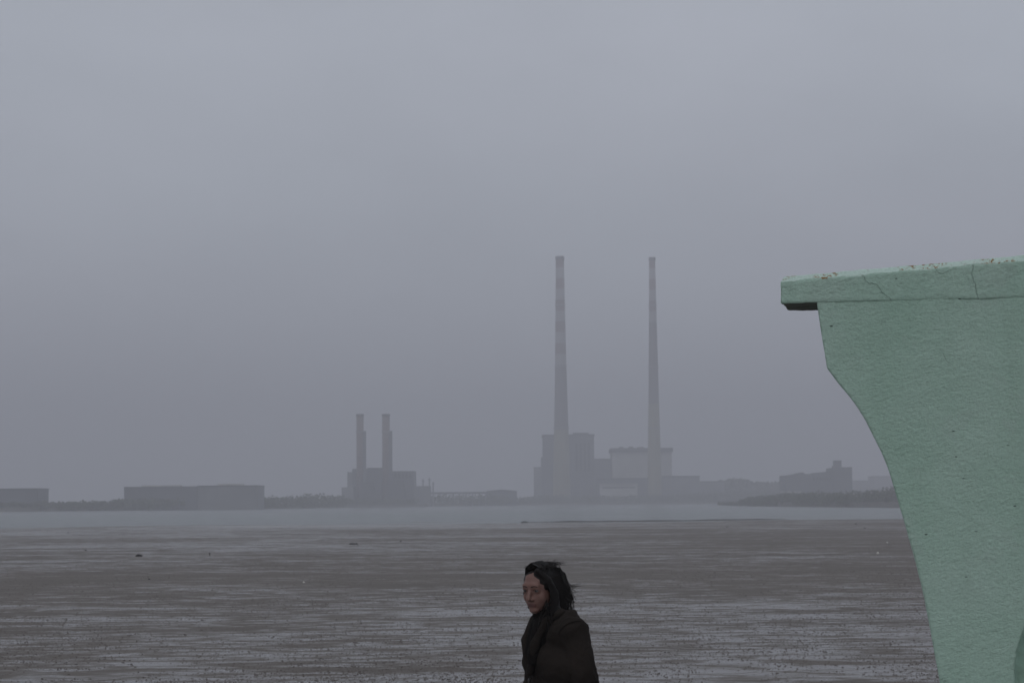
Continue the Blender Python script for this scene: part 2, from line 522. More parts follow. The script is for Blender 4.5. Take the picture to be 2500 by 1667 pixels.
def scrub(name, label, spans, leaf=0.7, per=70):
    """one mass of far-off bushes: leaf clumps scattered along spans of (px, top y, distance)"""
    V, F = [], []
    for pts in spans:
        for a, b in zip(pts, pts[1:]):
            wpx = abs(b[0] - a[0])
            nb = max(3, int(wpx / 4.5))
            for k in range(nb):
                t = (k + random.random()) / nb
                px = a[0] + (b[0] - a[0]) * t
                D = (a[2] + (b[2] - a[2]) * t) + random.uniform(0, 30)
                top = P(px, a[1] + (b[1] - a[1]) * t + random.uniform(-1.5, 5), D)
                h = max(1.2, top.z - 0.6)
                rx = h * random.uniform(0.5, 0.9)
                nl = int(per * random.uniform(0.8, 1.2))
                for q in range(nl):
                    u = Vector((random.gauss(0, 1), random.gauss(0, 1), random.gauss(0, 1))).normalized() * (random.random() ** 0.4)
                    c = Vector((top.x + u.x * rx, top.y + u.y * rx, 0.6 + h * 0.5 + u.z * h * 0.55))
                    ax = Vector((random.gauss(0, 1), random.gauss(0, 1), random.gauss(0, 1))).normalized()
                    bx_ = ax.orthogonal().normalized()
                    s = leaf * random.uniform(0.6, 1.5)
                    i0 = len(V)
                    V += [tuple(c + ax * s), tuple(c + bx_ * s * 0.7), tuple(c - ax * s), tuple(c - bx_ * s * 0.7)]
                    F.append((i0, i0 + 1, i0 + 2, i0 + 3))
    me = bpy.data.meshes.new(name); me.from_pydata(V, [], F)
    return tag(link(name, me, m_leaf), label, 'scrub', kind='stuff')


scrub('shore_scrub', 'hazy dark line of bushes along the far shore', [
    [(-60, 1226, 1245), (92, 1224, 1255), (200, 1223, 1270), (300, 1218, 1285), (310, 1216, 1290), (640, 1212, 1390), (740, 1207, 1450), (800, 1206, 1500), (840, 1212, 1560)],
    [(830, 1216, 1630), (1000, 1217, 1760), (1045, 1207, 1810), (1090, 1205, 1830), (1200, 1206, 1880), (1310, 1215, 2040)],
    [(1285, 1213, 2050), (1315, 1207, 2050), (1500, 1209, 2050), (1690, 1202, 2040), (1780, 1196, 2050), (1900, 1196, 2100), (2200, 1190, 2150), (2400, 1192, 2150)],
])
scrub('bank_scrub', 'rough dark scrub on the rubble bank left of the green pier', [
    [(1756, 1231, 1425), (1800, 1222, 1330), (1835, 1210, 1270), (1900, 1205, 1200), (1990, 1199, 1110), (2030, 1202, 1075), (2090, 1199, 1035), (2140, 1196, 1010), (2180, 1188, 990), (2300, 1186, 960), (2600, 1186, 950), (2900, 1188, 940)],
], leaf=0.45, per=130)
scrub('skyline_trees', 'faint far trees on the skyline left of the dark factory', [
    [(1760, 1178, 2300), (1775, 1170, 2300), (1808, 1167, 2300), (1818, 1174, 2300), (1860, 1177, 2300), (1918, 1176, 2300)],
], leaf=1.9, per=260)


# ------------------------------------------------------------------ far buildings
def base_of(px0, px1, D, z=1.5):
    a, b = P((px0 + px1) / 2, 1200, D), None
    return Vector((a.x, D, z))


class Far:
    """a far building whose parts are given in photo pixels at distance D"""
    def __init__(s, name, label, cat, px, D, group=None):
        s.o = P(px, 1200, D); s.o.z = 1.2; s.D = D
        s.t = thing(name, label, cat, s.o, group)

    def box(s, name, m, x0, x1, ytop, ybot=None, depth=30.0, dy=0.0, bmm=None, label=None):
        D = s.D + dy
        a, b = P(x0, ytop, D), P(x1, ytop, D)
        z1 = (a.z + b.z) / 2
        z0 = 0.0 if ybot is None else P((x0 + x1) / 2, ybot, D).z
        bm = bmm or bmesh.new()
        bx(bm, a.x - s.o.x, b.x - s.o.x, dy, dy + depth, z0 - s.o.z, z1 - s.o.z)
        if bmm is None:
            o = obj(name, bm, m, s.t)
            if label: o['label'] = label
            return o

    def poly(s, name, m, pts, depth=30.0, dy=0.0):
        D = s.D + dy
        fr = [P(x, y, D) - s.o for x, y in pts]
        bm = bmesh.new()
        prism(bm, fr, [p + Vector((0, depth, 0)) for p in fr])
        return obj(name, bm, m, s.t)


# two long sheds on the left
f = Far('industrial_shed', 'flat roofed dark shed cut off by the left edge', 'shed', 0, 1270)
f.box('wall', m_clad, -120, 92, 1194.5)
f.box('roof', m_roof, -121, 93, 1192.3, 1194.5, depth=31, dy=-0.4)
f = Far('industrial_shed', 'long flat roofed dark shed on the far shore in two joined halves', 'shed', 466, 1330)
f.box('wall', m_clad, 303, 482, 1189.5, depth=40)
f.box('wall', m_clad2, 482, 629, 1187, depth=36, dy=1.5)
f.box('roof', m_roof, 302.5, 482, 1187.5, 1189.5, depth=41, dy=-0.4)
f.box('roof', m_roof, 482, 629.5, 1184.5, 1187, depth=37, dy=1.1)
f.box('rooflight', m_pale, 345, 440, 1184, 1187.5, depth=8, dy=16)
f.box('rooflight', m_pale, 530, 592, 1180.5, 1184.5, depth=8, dy=18)

# power plant with twin slim flues
f = Far('power_plant', 'hazy boiler block standing under the two short twin flues', 'power plant', 930, 1760)
f.box('boiler_house', m_clad, 860, 940, 1143.5, depth=40, dy=14)
f.box('annex', m_clad2, 848, 860, 1152, depth=36, dy=15)
f.box('turbine_hall', m_clad, 940, 1011, 1149.5, depth=38, dy=15)
f.box('side_wing', m_clad2, 834, 862, 1189, depth=24, dy=0)
f.box('switch_house', m_clad2, 1011, 1050, 1186, depth=24, dy=12)
for x0, x1, yt, yb in ((880, 912, 1176, 1230), (950, 984, 1172, 1230)):     # filter hoppers in front
    f.poly('hopper', m_roof, [(x0 - 6, yb), (x0 - 4, 1200), (x0, yt), (x1, yt), (x1 + 6, 1200), (x1 + 8, yb)], depth=10, dy=0)
f.box('parapet', m_roof, 897, 935, 1141.5, 1143.5, depth=12, dy=16)
for q in range(7):
    f.box('window', m_glass, 945 + q * 9, 950 + q * 9, 1156, 1166, depth=0.6, dy=14.6)

prof_tops = {}
for (x0, xm, x1, lab) in ((870.5, 888, 894, 'short slim flue left of its twin, rising from the boiler block'),
                          (933.5, 952, 958, 'short slim flue right of its twin, rising from the boiler block')):
    D = 1768
    c = P((x0 + xm) / 2, 1200, D); c.z = 1.2
    t = thing('flue_stack', lab, 'chimney', c, 'twin flues of the power plant')
    w = (P(xm, 1100, D) - P(x0, 1100, D)).x / 2
    zt, zc, zs, zb = P(x0, 1011, D).z, P(x0, 1016, D).z, P(x0, 1052, D).z, 0.0
    bm = bmesh.new(); lathe(bm, [(w, -1.2), (w, zt - c.z)]); obj('flue', bm, m_brick, t, True)
    bm = bmesh.new(); lathe(bm, [(w + 0.35, zc - c.z), (w + 0.35, zt - c.z + 0.1)]); obj('cap_ring', bm, m_roof, t)
    w2 = (P(x1, 1100, D) - P(xm - 3, 1100, D)).x
    bm = bmesh.new(); bx(bm, w - 1.0, w - 1.0 + w2, -w * 0.6, w * 0.6, -1.2, zs - c.z); obj('ladder_shaft', bm, m_clad, t)
    bm = bmesh.new(); lathe(bm, [(w + 0.5, zs - c.z - 1), (w + 0.5, zs - c.z)]); obj('gallery', bm, m_steel, t)

for px, yt, lab in ((1033, 1169, 'thin leftmost mast beside the twin flue power plant'), (1048.5, 1166, 'tallest thin mast right of the twin flue power plant'),
                    (1057.5, 1176, 'thin rightmost mast beside the twin flue power plant')):
    c = P(px, 1200, 1775); c.z = 0.8
    t = thing('mast', lab, 'mast', c, 'masts beside the power plant')
    zt = P(px, yt, 1775).z - c.z
    bm = bmesh.new(); lathe(bm, [(0.7, -1), (0.45, zt)], seg=8); obj('pole', bm, m_steel, t)
    bm = bmesh.new(); bx(bm, -1.3, 1.3, -0.3, 0.3, zt - 1.6, zt - 1.2); obj('crossarm', bm, m_steel, t)

# low works between the two plants
f = Far('pipe_bridge', 'long level pipe bridge running right from the twin flue plant', 'pipe bridge', 1120, 1870)
f.box('deck', m_clad, 1050, 1190, 1200.5, 1205.5, depth=3)
for q in range(9):
    f.box('pillar', m_clad2, 1056 + q * 16, 1059 + q * 16, 1205.5, depth=2, dy=0.5)
f = Far('low_shed', 'low dark shed at the right end of the pipe bridge', 'shed', 1220, 1960)
f.box('wall', m_clad, 1188, 1262, 1198, depth=25)
f.poly('roof', m_roof, [(1187, 1198), (1225, 1194.5), (1263, 1198)], depth=26, dy=-0.5)

# big power station
f = Far('boiler_house', 'tallest block, behind the base of the left tall chimney', 'power station', 1388, 2150)
f.box('wall', m_clad, 1326, 1450, 1064, depth=60, dy=10)
f.box('parapet', m_roof, 1323.5, 1452, 1060, 1064, depth=63, dy=8.5)
f.box('roof', m_roof, 1400, 1437, 1056, 1060, depth=30, dy=20)
f.box('annex', m_clad, 1322, 1326, 1115, depth=50, dy=11)
f.box('annex', m_clad2, 1304, 1322, 1141.5, depth=45, dy=11)
f.box('coping', m_roof, 1303, 1322, 1139.8, 1141.5, depth=46, dy=10.6)
for q in range(4):
    f.box('window', m_glass, 1405 + q * 10, 1410 + q * 10, 1080, 1150, depth=0.6, dy=9.6)
f = Far('connecting_block', 'mid height block joining the two largest power station halls', 'power station', 1471, 2160)
f.box('wall', m_clad2, 1450.5, 1492, 1121, depth=40, dy=20)
f.box('parapet', m_roof, 1450.5, 1492, 1119.5, 1121, depth=42, dy=19.4)
f = Far('turbine_hall', 'wide pale hall with dark roof band behind the right tall chimney', 'power station', 1568, 2150)
f.box('wall', m_pale, 1495, 1640, 1103, depth=50, dy=12)
f.box('roof', m_roof, 1492, 1643, 1093, 1103, depth=54, dy=10)
for x0, x1, yy in ((1512, 1522, 1090), (1535, 1546, 1089.5), (1556, 1572, 1090.5)):
    f.box('roof_vent', m_roof, x0, x1, yy, 1093, depth=6, dy=24)
f = Far('workshop_range', 'low dark range of workshops in front of the pale hall', 'workshop', 1560, 2110)
f.box('wall', m_clad, 1458, 1612, 1170, depth=20, dy=6)
f.box('roof', m_roof, 1457, 1613, 1166.5, 1170, depth=22, dy=5)
f = Far('site_office', 'small pale office in front of the dark workshops', 'office', 1510, 2095)
f.box('wall', m_pale, 1465, 1556, 1182, depth=12, dy=2)
f.box('roof', m_conc, 1464, 1557, 1179.5, 1182, depth=14, dy=1)
f.box('window', m_glass, 1470, 1551, 1188, 1191.5, depth=0.4, dy=1.7)
f = Far('store_building', 'low dark store to the right of the right tall chimney', 'store', 1660, 2120)
f.box('wall', m_clad2, 1612.5, 1708, 1164, depth=40, dy=12)
f.box('roof', m_roof, 1612.5, 1709, 1161, 1164, depth=42, dy=11)
f = Far('low_store', 'lower grey store just left of the rubble bank', 'store', 1735, 2200)
f.box('wall', m_clad2, 1709, 1768, 1176, depth=30)
f.box('roof', m_roof, 1709, 1769, 1174, 1176, depth=31, dy=-0.5)

# the two tall chimneys
def tall_chimney(label, cx_top, cx_bot, rows, D, bands, mname, low):
    base = P(cx_bot, 1200, D); base.z = 1.2
    t = thing('tall_chimney', label, 'chimney', base, 'two tall striped chimneys')
    prof = []
    for y, wpx in rows:
        prof.append((wpx * D / FPX / 2, P(cx_bot, y, D).z - base.z))
    prof = prof[::-1]
    ztop = prof[-1][1]
    step = (P(cx_bot, 627, D).z - P(cx_bot, 653.3, D).z)
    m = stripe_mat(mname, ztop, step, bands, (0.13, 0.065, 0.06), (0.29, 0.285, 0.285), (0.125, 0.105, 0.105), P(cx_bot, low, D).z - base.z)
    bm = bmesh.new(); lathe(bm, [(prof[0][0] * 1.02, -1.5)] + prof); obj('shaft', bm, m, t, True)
    bm = bmesh.new(); lathe(bm, [(prof[-1][0] + 0.5, ztop - 3), (prof[-1][0] + 0.5, ztop + 0.3), (prof[-1][0] - 1.0, ztop + 0.3), (prof[-1][0] - 1.0, ztop - 2)], cap=False)
    obj('rim', bm, m_roof, t)
    for fr in (0.30, 0.55, 0.80):
        z = prof[0][1] + (ztop - prof[0][1]) * fr
        for (r0, z0), (r1, z1) in zip(prof, prof[1:]):
            if z0 <= z <= z1:
                r = r0 + (r1 - r0) * (z - z0) / (z1 - z0)
        bm = bmesh.new(); lathe(bm, [(r + 0.8, z), (r + 0.8, z + 0.8)]); obj('gallery', bm, m_steel, t)


tall_chimney('wider tall striped chimney, the left one, in front of the tallest block', 1366, 1371.5,
             [(627, 20), (760, 23.5), (890, 27.5), (1046, 35), (1181, 42), (1225, 43.5)], 2120, 10, 'left_stack_bands', 1048)
tall_chimney('narrower tall striped chimney, the right one, in front of the pale hall', 1591, 1598.5,
             [(629, 14.5), (760, 18.5), (890, 22.5), (1046, 28.5), (1160, 34), (1225, 36)], 2118, 6, 'right_stack_bands', 985)

# right hand works behind the bank
f = Far('factory', 'long dark factory with a stub tower above the rubble bank', 'factory', 2000, 1720)
f.poly('wall', m_clad, [(1918, 1235), (1918, 1160), (1938, 1158), (1956, 1152.5), (1962, 1152.5), (1966, 1157.5), (1978, 1157.5), (1982, 1154.5), (2034, 1149.5), (2034, 1235)], depth=40)
f.box('end_hall', m_clad, 2034, 2080, 1141.5, depth=40, dy=-1)
f.box('tower', m_clad, 2037.5, 2054.5, 1123.5, 1141.5, depth=9, dy=6)
f.box('stair_head', m_clad2, 2033, 2037.5, 1136, 1149.5, depth=6, dy=6)
f.box('roof', m_roof, 2056, 2080.5, 1140, 1141.5, depth=41, dy=-1.4)
for q in range(6):
    f.box('window', m_glass, 1985 + q * 8, 1990 + q * 8, 1166, 1171, depth=0.5, dy=-0.4)
f = Far('warehouse', 'faint low warehouse between the factory and the green pier', 'warehouse', 2110, 2600)
f.box('wall', m_clad2, 2080, 2132, 1174, depth=40)
f.box('roof', m_roof, 2079, 2133, 1172.5, 1174, depth=41, dy=-0.5)
f = Far('warehouse', 'faint taller warehouse half hidden behind the green pier', 'warehouse', 2160, 2560)
f.box('wall', m_clad2, 2133, 2240, 1163, depth=40)
f.box('roof', m_roof, 2132, 2241, 1161.5, 1163, depth=41, dy=-0.5)
f = Far('pale_trailer', 'thin pale trailer parked behind the rubble bank scrub', 'trailer', 1930, 1330)
f.box('body', mat('white_paint', (0.45, 0.44, 0.43), 0.6, 0.05, 1), 1905, 1957, 1199.2, 1202.8, depth=2.5)
f.box('skirt', m_clad2, 1906, 1956, 1202.8, depth=2.3, dy=0.1)

# ------------------------------------------------------------------ the mint painted concrete shelter
D_AX = Vector((math.sin(R(10.4)), math.cos(R(10.4)), 0))
W_AX = Vector((math.cos(R(10.4)), -math.sin(R(10.4)), 0))
FP = P(1950, 1000, 10.0)
FPn = D_AX


def onwall(px, py):
    r = ray(px, py)
    o = Vector((0, 0, EYE))
    p = o + r * ((FP - o).dot(FPn) / r.dot(FPn))
    return (p - FP).dot(W_AX), p.z - PROM


root_loc = Vector((FP.x, FP.y, PROM))
sh = thing('concrete_shelter', 'mint green painted concrete shelter with overhanging slab at the right edge', 'shelter', root_loc)
sh.rotation_euler = (0, 0, -R(10.4))       # local x along the front, local y into the depth

left = [(1995, 741), (2003, 804), (2018, 898), (2044, 932), (2071, 964), (2090, 989), (2116, 1030.5), (2132, 1063), (2149, 1098),
        (2162, 1130), (2174, 1163), (2184, 1195), (2193.5, 1228), (2212, 1289), (2236, 1373), (2256, 1459), (2272, 1542), (2295, 1667), (2312, 1780), (2328, 1920), (2338, 2060)]
L2 = [onwall(*p) for p in left]
L2.append((L2[-1][0] + 0.01, -0.25))
uc = onwall(2905, 1500)[0]                # the shelter is symmetric about this line
R2 = [(2 * uc - u, z) for u, z in L2]
ztop = max(L2[0][1], 0) + 0.015
DEPTH = 0.47
# arched niche
a_half = uc - onwall(2478, 1640)[0]
a_spring = onwall(2478, 1640)[1]
a_rise = onwall(2905, 1330)[1] - a_spring
arch = [(uc - a_half, -0.25), (uc - a_half, a_spring)]
for k in range(1, 24):
    t = math.pi * (1 - k / 24)
    arch.append((uc + a_half * math.cos(t), a_spring + a_rise * math.sin(t)))
arch += [(uc + a_half, a_spring), (uc + a_half, -0.25)]
top_edge = [(L2[0][0] - 0.004, L2[0][1] + 0.03), (R2[0][0] + 0.004, R2[0][1] + 0.03)]
outline_front = [top_edge[0]] + L2[1:] + arch + R2[1:][::-1] + [top_edge[1]]
outline_full = [top_edge[0]] + L2[1:] + R2[1:][::-1] + [top_edge[1]]


def V3(u, z, d):
    return Vector((u, d, z))


bm = bmesh.new()
prism(bm, [V3(u, z, 0.0) for u, z in outline_front], [V3(u, z, 0.13) for u, z in outline_front])
prism(bm, [V3(u, z, 0.10) for u, z in outline_full], [V3(u, z, DEPTH) for u, z in outline_full])
me = voxel(bm, 0.009, 1, ((0.35, 0.010, 2), (0.022, 0.0022, 2)))
w = link('pier', me, [m_mint, m_under, m_niche], sh)
# the niche faces get their own mottled colour
nrm = np.empty(len(me.polygons) * 3, dtype=np.float32); me.polygons.foreach_get('normal', nrm); nrm = nrm.reshape(-1, 3)
cen = np.empty(len(me.polygons) * 3, dtype=np.float32); me.polygons.foreach_get('center', cen); cen = cen.reshape(-1, 3)
idx = np.zeros(len(me.polygons), dtype=np.int32)
idx[(cen[:, 1] > 0.03) & (cen[:, 1] < 0.2) & (np.abs(cen[:, 0] - uc) < a_half + 0.02) & (cen[:, 2] < a_spring + a_rise + 0.02)] = 2
me.polygons.foreach_set('material_index', idx)

# roof slab: tapered towards its free end, with a chamfered front crest
sl = dict(tl=onwall(1906, 689), bl=onwall(1908, 740), tr=onwall(2500, 637), br=onwall(2500, 741))
tan_t = (sl['tr'][1] - sl['tl'][1]) / (sl['tr'][0] - sl['tl'][0])
u0 = sl['tl'][0]
u1 = 2 * uc - u0


def tent(u):
    return sl['tl'][1] + tan_t * (min(u, 2 * uc - u) - u0)


zb0, zb1 = sl['bl'][1], L2[0][1] - 0.004
zb = min(zb0, zb1)
pr = 0.004
ch = 0.028
bm = bmesh.new()
um = uc
F0 = [(u0, zb0), (u1, zb0), (u1, tent(u1)), (um, tent(um)), (u0, tent(u0))]
front = [bm.verts.new(V3(u, z, -pr)) for u, z in F0]
crest = [bm.verts.new(V3(u, z + ch, 0.030)) for u, z in ((u1 - 0.012, tent(u1)), (um, tent(um)), (u0 + 0.012, tent(u0)))]
backt = [bm.verts.new(V3(u, z + ch, DEPTH + 0.01)) for u, z in ((u1 - 0.012, tent(u1)), (um, tent(um)), (u0 + 0.012, tent(u0)))]
backb = [bm.verts.new(V3(u0, zb0 + 0.004, DEPTH + 0.01)), bm.verts.new(V3(u1, zb0 + 0.004, DEPTH + 0.01))]
bm.faces.new(front)
bm.faces.new((front[2], crest[0], crest[1], front[3]))
bm.faces.new((front[3], crest[1], crest[2], front[4]))
bm.faces.new((crest[0], backt[0], backt[1], crest[1]))
bm.faces.new((crest[1], backt[1], backt[2], crest[2]))
bm.faces.new((front[0], backb[0], backb[1], front[1]))
bm.faces.new((front[1], backb[1], backt[0], crest[0], front[2]))
bm.faces.new((front[0], front[4], crest[2], backt[2], backb[0]))
bm.faces.new((backb[0], backt[2], backt[1], backt[0], backb[1]))
me = voxel(bm, 0.007, 1, ((0.3, 0.006, 2), (0.05, 0.007, 2)))
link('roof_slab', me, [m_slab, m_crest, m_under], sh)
N = len(me.polygons)
nrm = np.empty(N * 3, dtype=np.float32); me.polygons.foreach_get('normal', nrm); nrm = nrm.reshape(-1, 3)
cen = np.empty(N * 3, dtype=np.float32); me.polygons.foreach_get('center', cen); cen = cen.reshape(-1, 3)
idx = np.zeros(N, dtype=np.int32)
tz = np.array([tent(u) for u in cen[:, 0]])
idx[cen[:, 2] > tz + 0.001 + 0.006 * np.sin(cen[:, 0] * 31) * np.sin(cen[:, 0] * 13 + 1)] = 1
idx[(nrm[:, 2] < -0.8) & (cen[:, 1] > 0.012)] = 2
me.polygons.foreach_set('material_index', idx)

# ------------------------------------------------------------------ the walking woman
TA = R(22)                                     # torso turned a little towards the viewer
fwd = Vector((-math.cos(TA), -math.sin(TA), 0)); lft = Vector((math.sin(TA), -math.cos(TA), 0)); UP = Vector((0, 0, 1))
pc = P(1362, 1500, 10.4)
per = thing('person', 'long dark haired person in a dark coat walking left past the mudflat', 'person', (pc.x, 10.4, PROM))


def B(f, s, z):
    return fwd * f + lft * s + UP * z


HA = R(55)                                     # head turned further towards the viewer, chin down
hf = Vector((-math.cos(HA), -math.sin(HA), 0)); hl = Vector((math.sin(HA), -math.cos(HA), 0))
tilt = Matrix.Rotation(R(9), 3, hl)
hf, hu = (tilt @ hf), (tilt @ UP)
if hf.z > 0:
    tilt = Matrix.Rotation(R(-9), 3, hl); hf, hu = tilt @ Vector((-math.cos(HA), -math.sin(HA), 0)), tilt @ UP
HS = 0.92
HC = B(0.090, 0.0, 1.510)
HR = Matrix((hf, hl, hu)).transposed() @ Matrix.Diagonal((HS, HS, HS))         # columns: forward, left, up


def H(f, s, z):
    return HC + (hf * f + hl * s + hu * z) * HS


SK = dict(
    lsh=B(0.0, 0.165, 1.325), lel=B(-0.055, 0.185, 1.06), lwr=B(0.06, 0.195, 0.86),
    rsh=B(0.0, -0.165, 1.325), rel=B(0.02, -0.205, 1.06), rwr=B(0.17, -0.17, 0.90),
    lhip=B(0, 0.085, 0.86), lkn=B(0.19, 0.085, 0.47), lan=B(0.27, 0.085, 0.085),
    rhip=B(0, -0.085, 0.86), rkn=B(0.0, -0.085, 0.45), ran=B(-0.30, -0.085, 0.15))

bm = bmesh.new()
# skull, jaw, face
ellipsoid(bm, H(-0.012, 0, 0.028), (0.094, 0.074, 0.090), HR)
ellipsoid(bm, H(0.018, 0, -0.035), (0.066, 0.064, 0.078), HR)
ellipsoid(bm, H(0.058, 0, -0.090), (0.024, 0.028, 0.020), HR)              # chin
ellipsoid(bm, H(0.072, 0, 0.030), (0.016, 0.050, 0.022), HR)               # brow
for s in (1, -1):
    ellipsoid(bm, H(0.047, 0.036 * s, -0.028), (0.026, 0.025, 0.032), HR)  # cheekbone
    ellipsoid(bm, H(-0.012, 0.072 * s, -0.010), (0.018, 0.010, 0.030), HR) # ear
    capsule(bm, H(0.0775, 0.018 * s, 0.0155), H(0.070, 0.046 * s, 0.0145), 0.0065, 0.0055)   # upper lid
    capsule(bm, H(0.0745, 0.019 * s, -0.0005), H(0.068, 0.044 * s, 0.0), 0.0055, 0.005)    # lower lid
    ellipsoid(bm, H(0.0885, 0.012 * s, -0.036), (0.010, 0.008, 0.007), HR) # nostril wing
capsule(bm, H(0.080, 0, 0.012), H(0.103, 0, -0.030), 0.008, 0.0105)        # nose
capsule(bm, H(0.074, 0.019, -0.0605), H(0.0805, 0, -0.0585), 0.0055, 0.0065)   # lips
capsule(bm, H(0.074, -0.019, -0.0605), H(0.0805, 0, -0.0585), 0.0055, 0.0065)
capsule(bm, H(0.0745, 0.014, -0.070), H(0.0745, -0.014, -0.070), 0.0065, 0.0065)
capsule(bm, B(0.015, 0, 1.33), H(-0.01, 0, -0.06), 0.056, 0.050)           # neck
# trunk
capsule(bm, B(0, 0.08, 1.28), B(0, -0.08, 1.28), 0.085, 0.085)
capsule(bm, B(0, 0.055, 1.18), B(0, -0.055, 1.18), 0.095, 0.095)
capsule(bm, B(0, 0.045, 1.02), B(0, -0.045, 1.02), 0.085, 0.085)
capsule(bm, B(-0.01, 0.06, 0.89), B(-0.01, -0.06, 0.89), 0.105, 0.105)
capsule(bm, B(0, 0, 0.9), B(0, 0, 1.28), 0.10, 0.10)
capsule(bm, B(0, 0.16, 1.33), B(0.005, -0.16, 1.33), 0.048, 0.048)


def hand(bm, wr, d, palm_n, side):
    """five fingers, relaxed curl; d = along the hand, palm_n = out of the palm, side = thumb direction"""
    pe = wr + d * 0.085
    for k in (-1, 0, 1):
        capsule(bm, wr + side * 0.012 * k, pe + side * 0.022 * k, 0.014, 0.012, 10)
    for k, ln in ((0.030, 0.066), (0.010, 0.074), (-0.011, 0.069), (-0.030, 0.054)):
        a = pe + side * k
        d1 = (d + palm_n * 0.35).normalized(); d2 = (d + palm_n * 1.0).normalized(); d3 = (d * 0.5 + palm_n).normalized()
        b = a + d1 * ln * 0.5; c = b + d2 * ln * 0.3; e = c + d3 * ln * 0.22
        capsule(bm, a, b, 0.0090, 0.0080, 10); capsule(bm, b, c, 0.0080, 0.0072, 10); capsule(bm, c, e, 0.0072, 0.0062, 10)
    a = wr + d * 0.025 + side * 0.020
    b = a + (d * 0.6 + side * 0.75 + palm_n * 0.3).normalized() * 0.040
    c = b + (d * 0.9 + side * 0.25 + palm_n * 0.4).normalized() * 0.030
    capsule(bm, a, b, 0.012, 0.0095, 10); capsule(bm, b, c, 0.0095, 0.0078, 10)


for s, k in ((1, 'l'), (-1, 'r')):
    capsule(bm, SK[k + 'sh'], SK[k + 'el'], 0.046, 0.038)
    capsule(bm, SK[k + 'el'], SK[k + 'wr'], 0.037, 0.025)
    d = (SK[k + 'wr'] - SK[k + 'el']).normalized()
    pn = (-lft * s - d * (-lft * s).dot(d)).normalized()
    sd = (fwd - d * fwd.dot(d) - pn * fwd.dot(pn)).normalized()
    hand(bm, SK[k + 'wr'] + d * 0.01, d, pn, sd)
    capsule(bm, SK[k + 'hip'], SK[k + 'kn'], 0.078, 0.054)
    capsule(bm, SK[k + 'kn'], SK[k + 'an'], 0.052, 0.036)
capsule(bm, SK['lan'], SK['lan'] + B(0.14, 0, -0.045), 0.036, 0.028)
capsule(bm, SK['ran'], SK['ran'] + B(0.11, 0, -0.11), 0.036, 0.028)
me = voxel(bm, 0.0042, 3)
m_skin = mat('skin', (0.155, 0.082, 0.066), 0.55, 0.08, 18.0, spec=0.4)
m_skin.node_tree.nodes['Principled BSDF'].inputs['Subsurface Weight'].default_value = 0.08
m_skin.node_tree.nodes['Principled BSDF'].inputs['Subsurface Radius'].default_value = (0.012, 0.005, 0.003)
m_lip = mat('lips', (0.095, 0.038, 0.034), 0.6)
body = link('body', me, [m_skin, m_lip], per)
N = len(me.polygons)
cen = np.empty(N * 3, dtype=np.float32); me.polygons.foreach_get('center', cen); cen = (cen.reshape(-1, 3) - np.array(HC)) / HS
cf, cs, cz = cen @ np.array(hf), cen @ np.array(hl), cen @ np.array(hu)
lipm = (cf > 0.070) & (np.abs(cz + 0.0655) < 0.0115 - 0.006 * (np.abs(cs) / 0.024) ** 2) & (np.abs(cs) < 0.024)
me.polygons.foreach_set('material_index', lipm.astype(np.int32))

m_eye = mat('eye_white', (0.085, 0.074, 0.07), 0.55)
m_iris = mat('dark_iris', (0.012, 0.007, 0.005), 0.5)
m_hair = mat('dark_brown_hair', (0.005, 0.0034, 0.0028), 0.5, 0.4, 60.0, spec=0.2)
from mathutils.bvhtree import BVHTree
bvh = BVHTree.FromPolygons([v.co.copy() for v in me.vertices], [tuple(p.vertices) for p in me.polygons])
for s in (1, -1):
    bm = bmesh.new(); ellipsoid(bm, H(0.0700, 0.031 * s, 0.006), (0.010, 0.0145, 0.0075), HR); e = obj('eye', bm, m_eye, body, True)
    bm = bmesh.new(); ellipsoid(bm, H(0.0782, 0.031 * s, 0.006), (0.003, 0.006, 0.006), HR); obj('iris', bm, m_iris, body, True)
    def face(z, sv, out):
        hit = bvh.ray_cast(H(0.25, sv, z), -hf)[0]
        return (hit if hit is not None else H(0.07, sv, z)) + hf * out
    bm = bmesh.new()
    for k in range(8):
        fa = lambda t: face(0.027 + 0.005 * math.sin(t * 2.6) - 0.004 * t, s * (0.014 + 0.029 * t), -0.0006)
        capsule(bm, fa(k / 8), fa((k + 1) / 8), 0.0026 - 0.0010 * k / 8, 0.0024 - 0.0010 * k / 8, 8)
    obj('eyebrow', bm, m_hair, body, True)
    bm = bmesh.new()
    for k in range(6):
        fa = lambda t: face(0.0105 + 0.003 * math.sin(t * math.pi), s * (0.019 + 0.024 * t), -0.0004)
        capsule(bm, fa(k / 6), fa((k + 1) / 6), 0.0013, 0.0013, 6)
    obj('eyelashes', bm, m_hair, body, True)

# coat
m_coat = mat('dark_wool_coat', (0.0205, 0.0165, 0.0142), 0.95, 0.45, 5.0, 0.005, 70, spec=0.06)
m_dark = mat('black_denim', (0.010, 0.010, 0.012), 0.9, 0.2, 20.0, spec=0.15)
m_boot = mat('black_leather', (0.012, 0.011, 0.010), 0.4, 0.2, 10.0)
bm = bmesh.new()
capsule(bm, B(0.0, 0.105, 1.30), B(0.0, -0.105, 1.30), 0.098, 0.098)
capsule(bm, B(0.012, 0.085, 1.18), B(0.012, -0.085, 1.18), 0.122, 0.122)
capsule(bm, B(0.008, 0.075, 1.04), B(0.008, -0.075, 1.04), 0.118, 0.118)
capsule(bm, B(0.0, 0.085, 0.90), B(0.0, -0.085, 0.90), 0.130, 0.130)
capsule(bm, B(0.0, 0.095, 0.76), B(0.0, -0.095, 0.76), 0.142, 0.142)
capsule(bm, B(0.0, 0, 0.78), B(0.005, 0, 1.26), 0.13, 0.11)
capsule(bm, B(-0.005, 0.175, 1.325), B(-0.005, -0.175, 1.325), 0.062, 0.062)
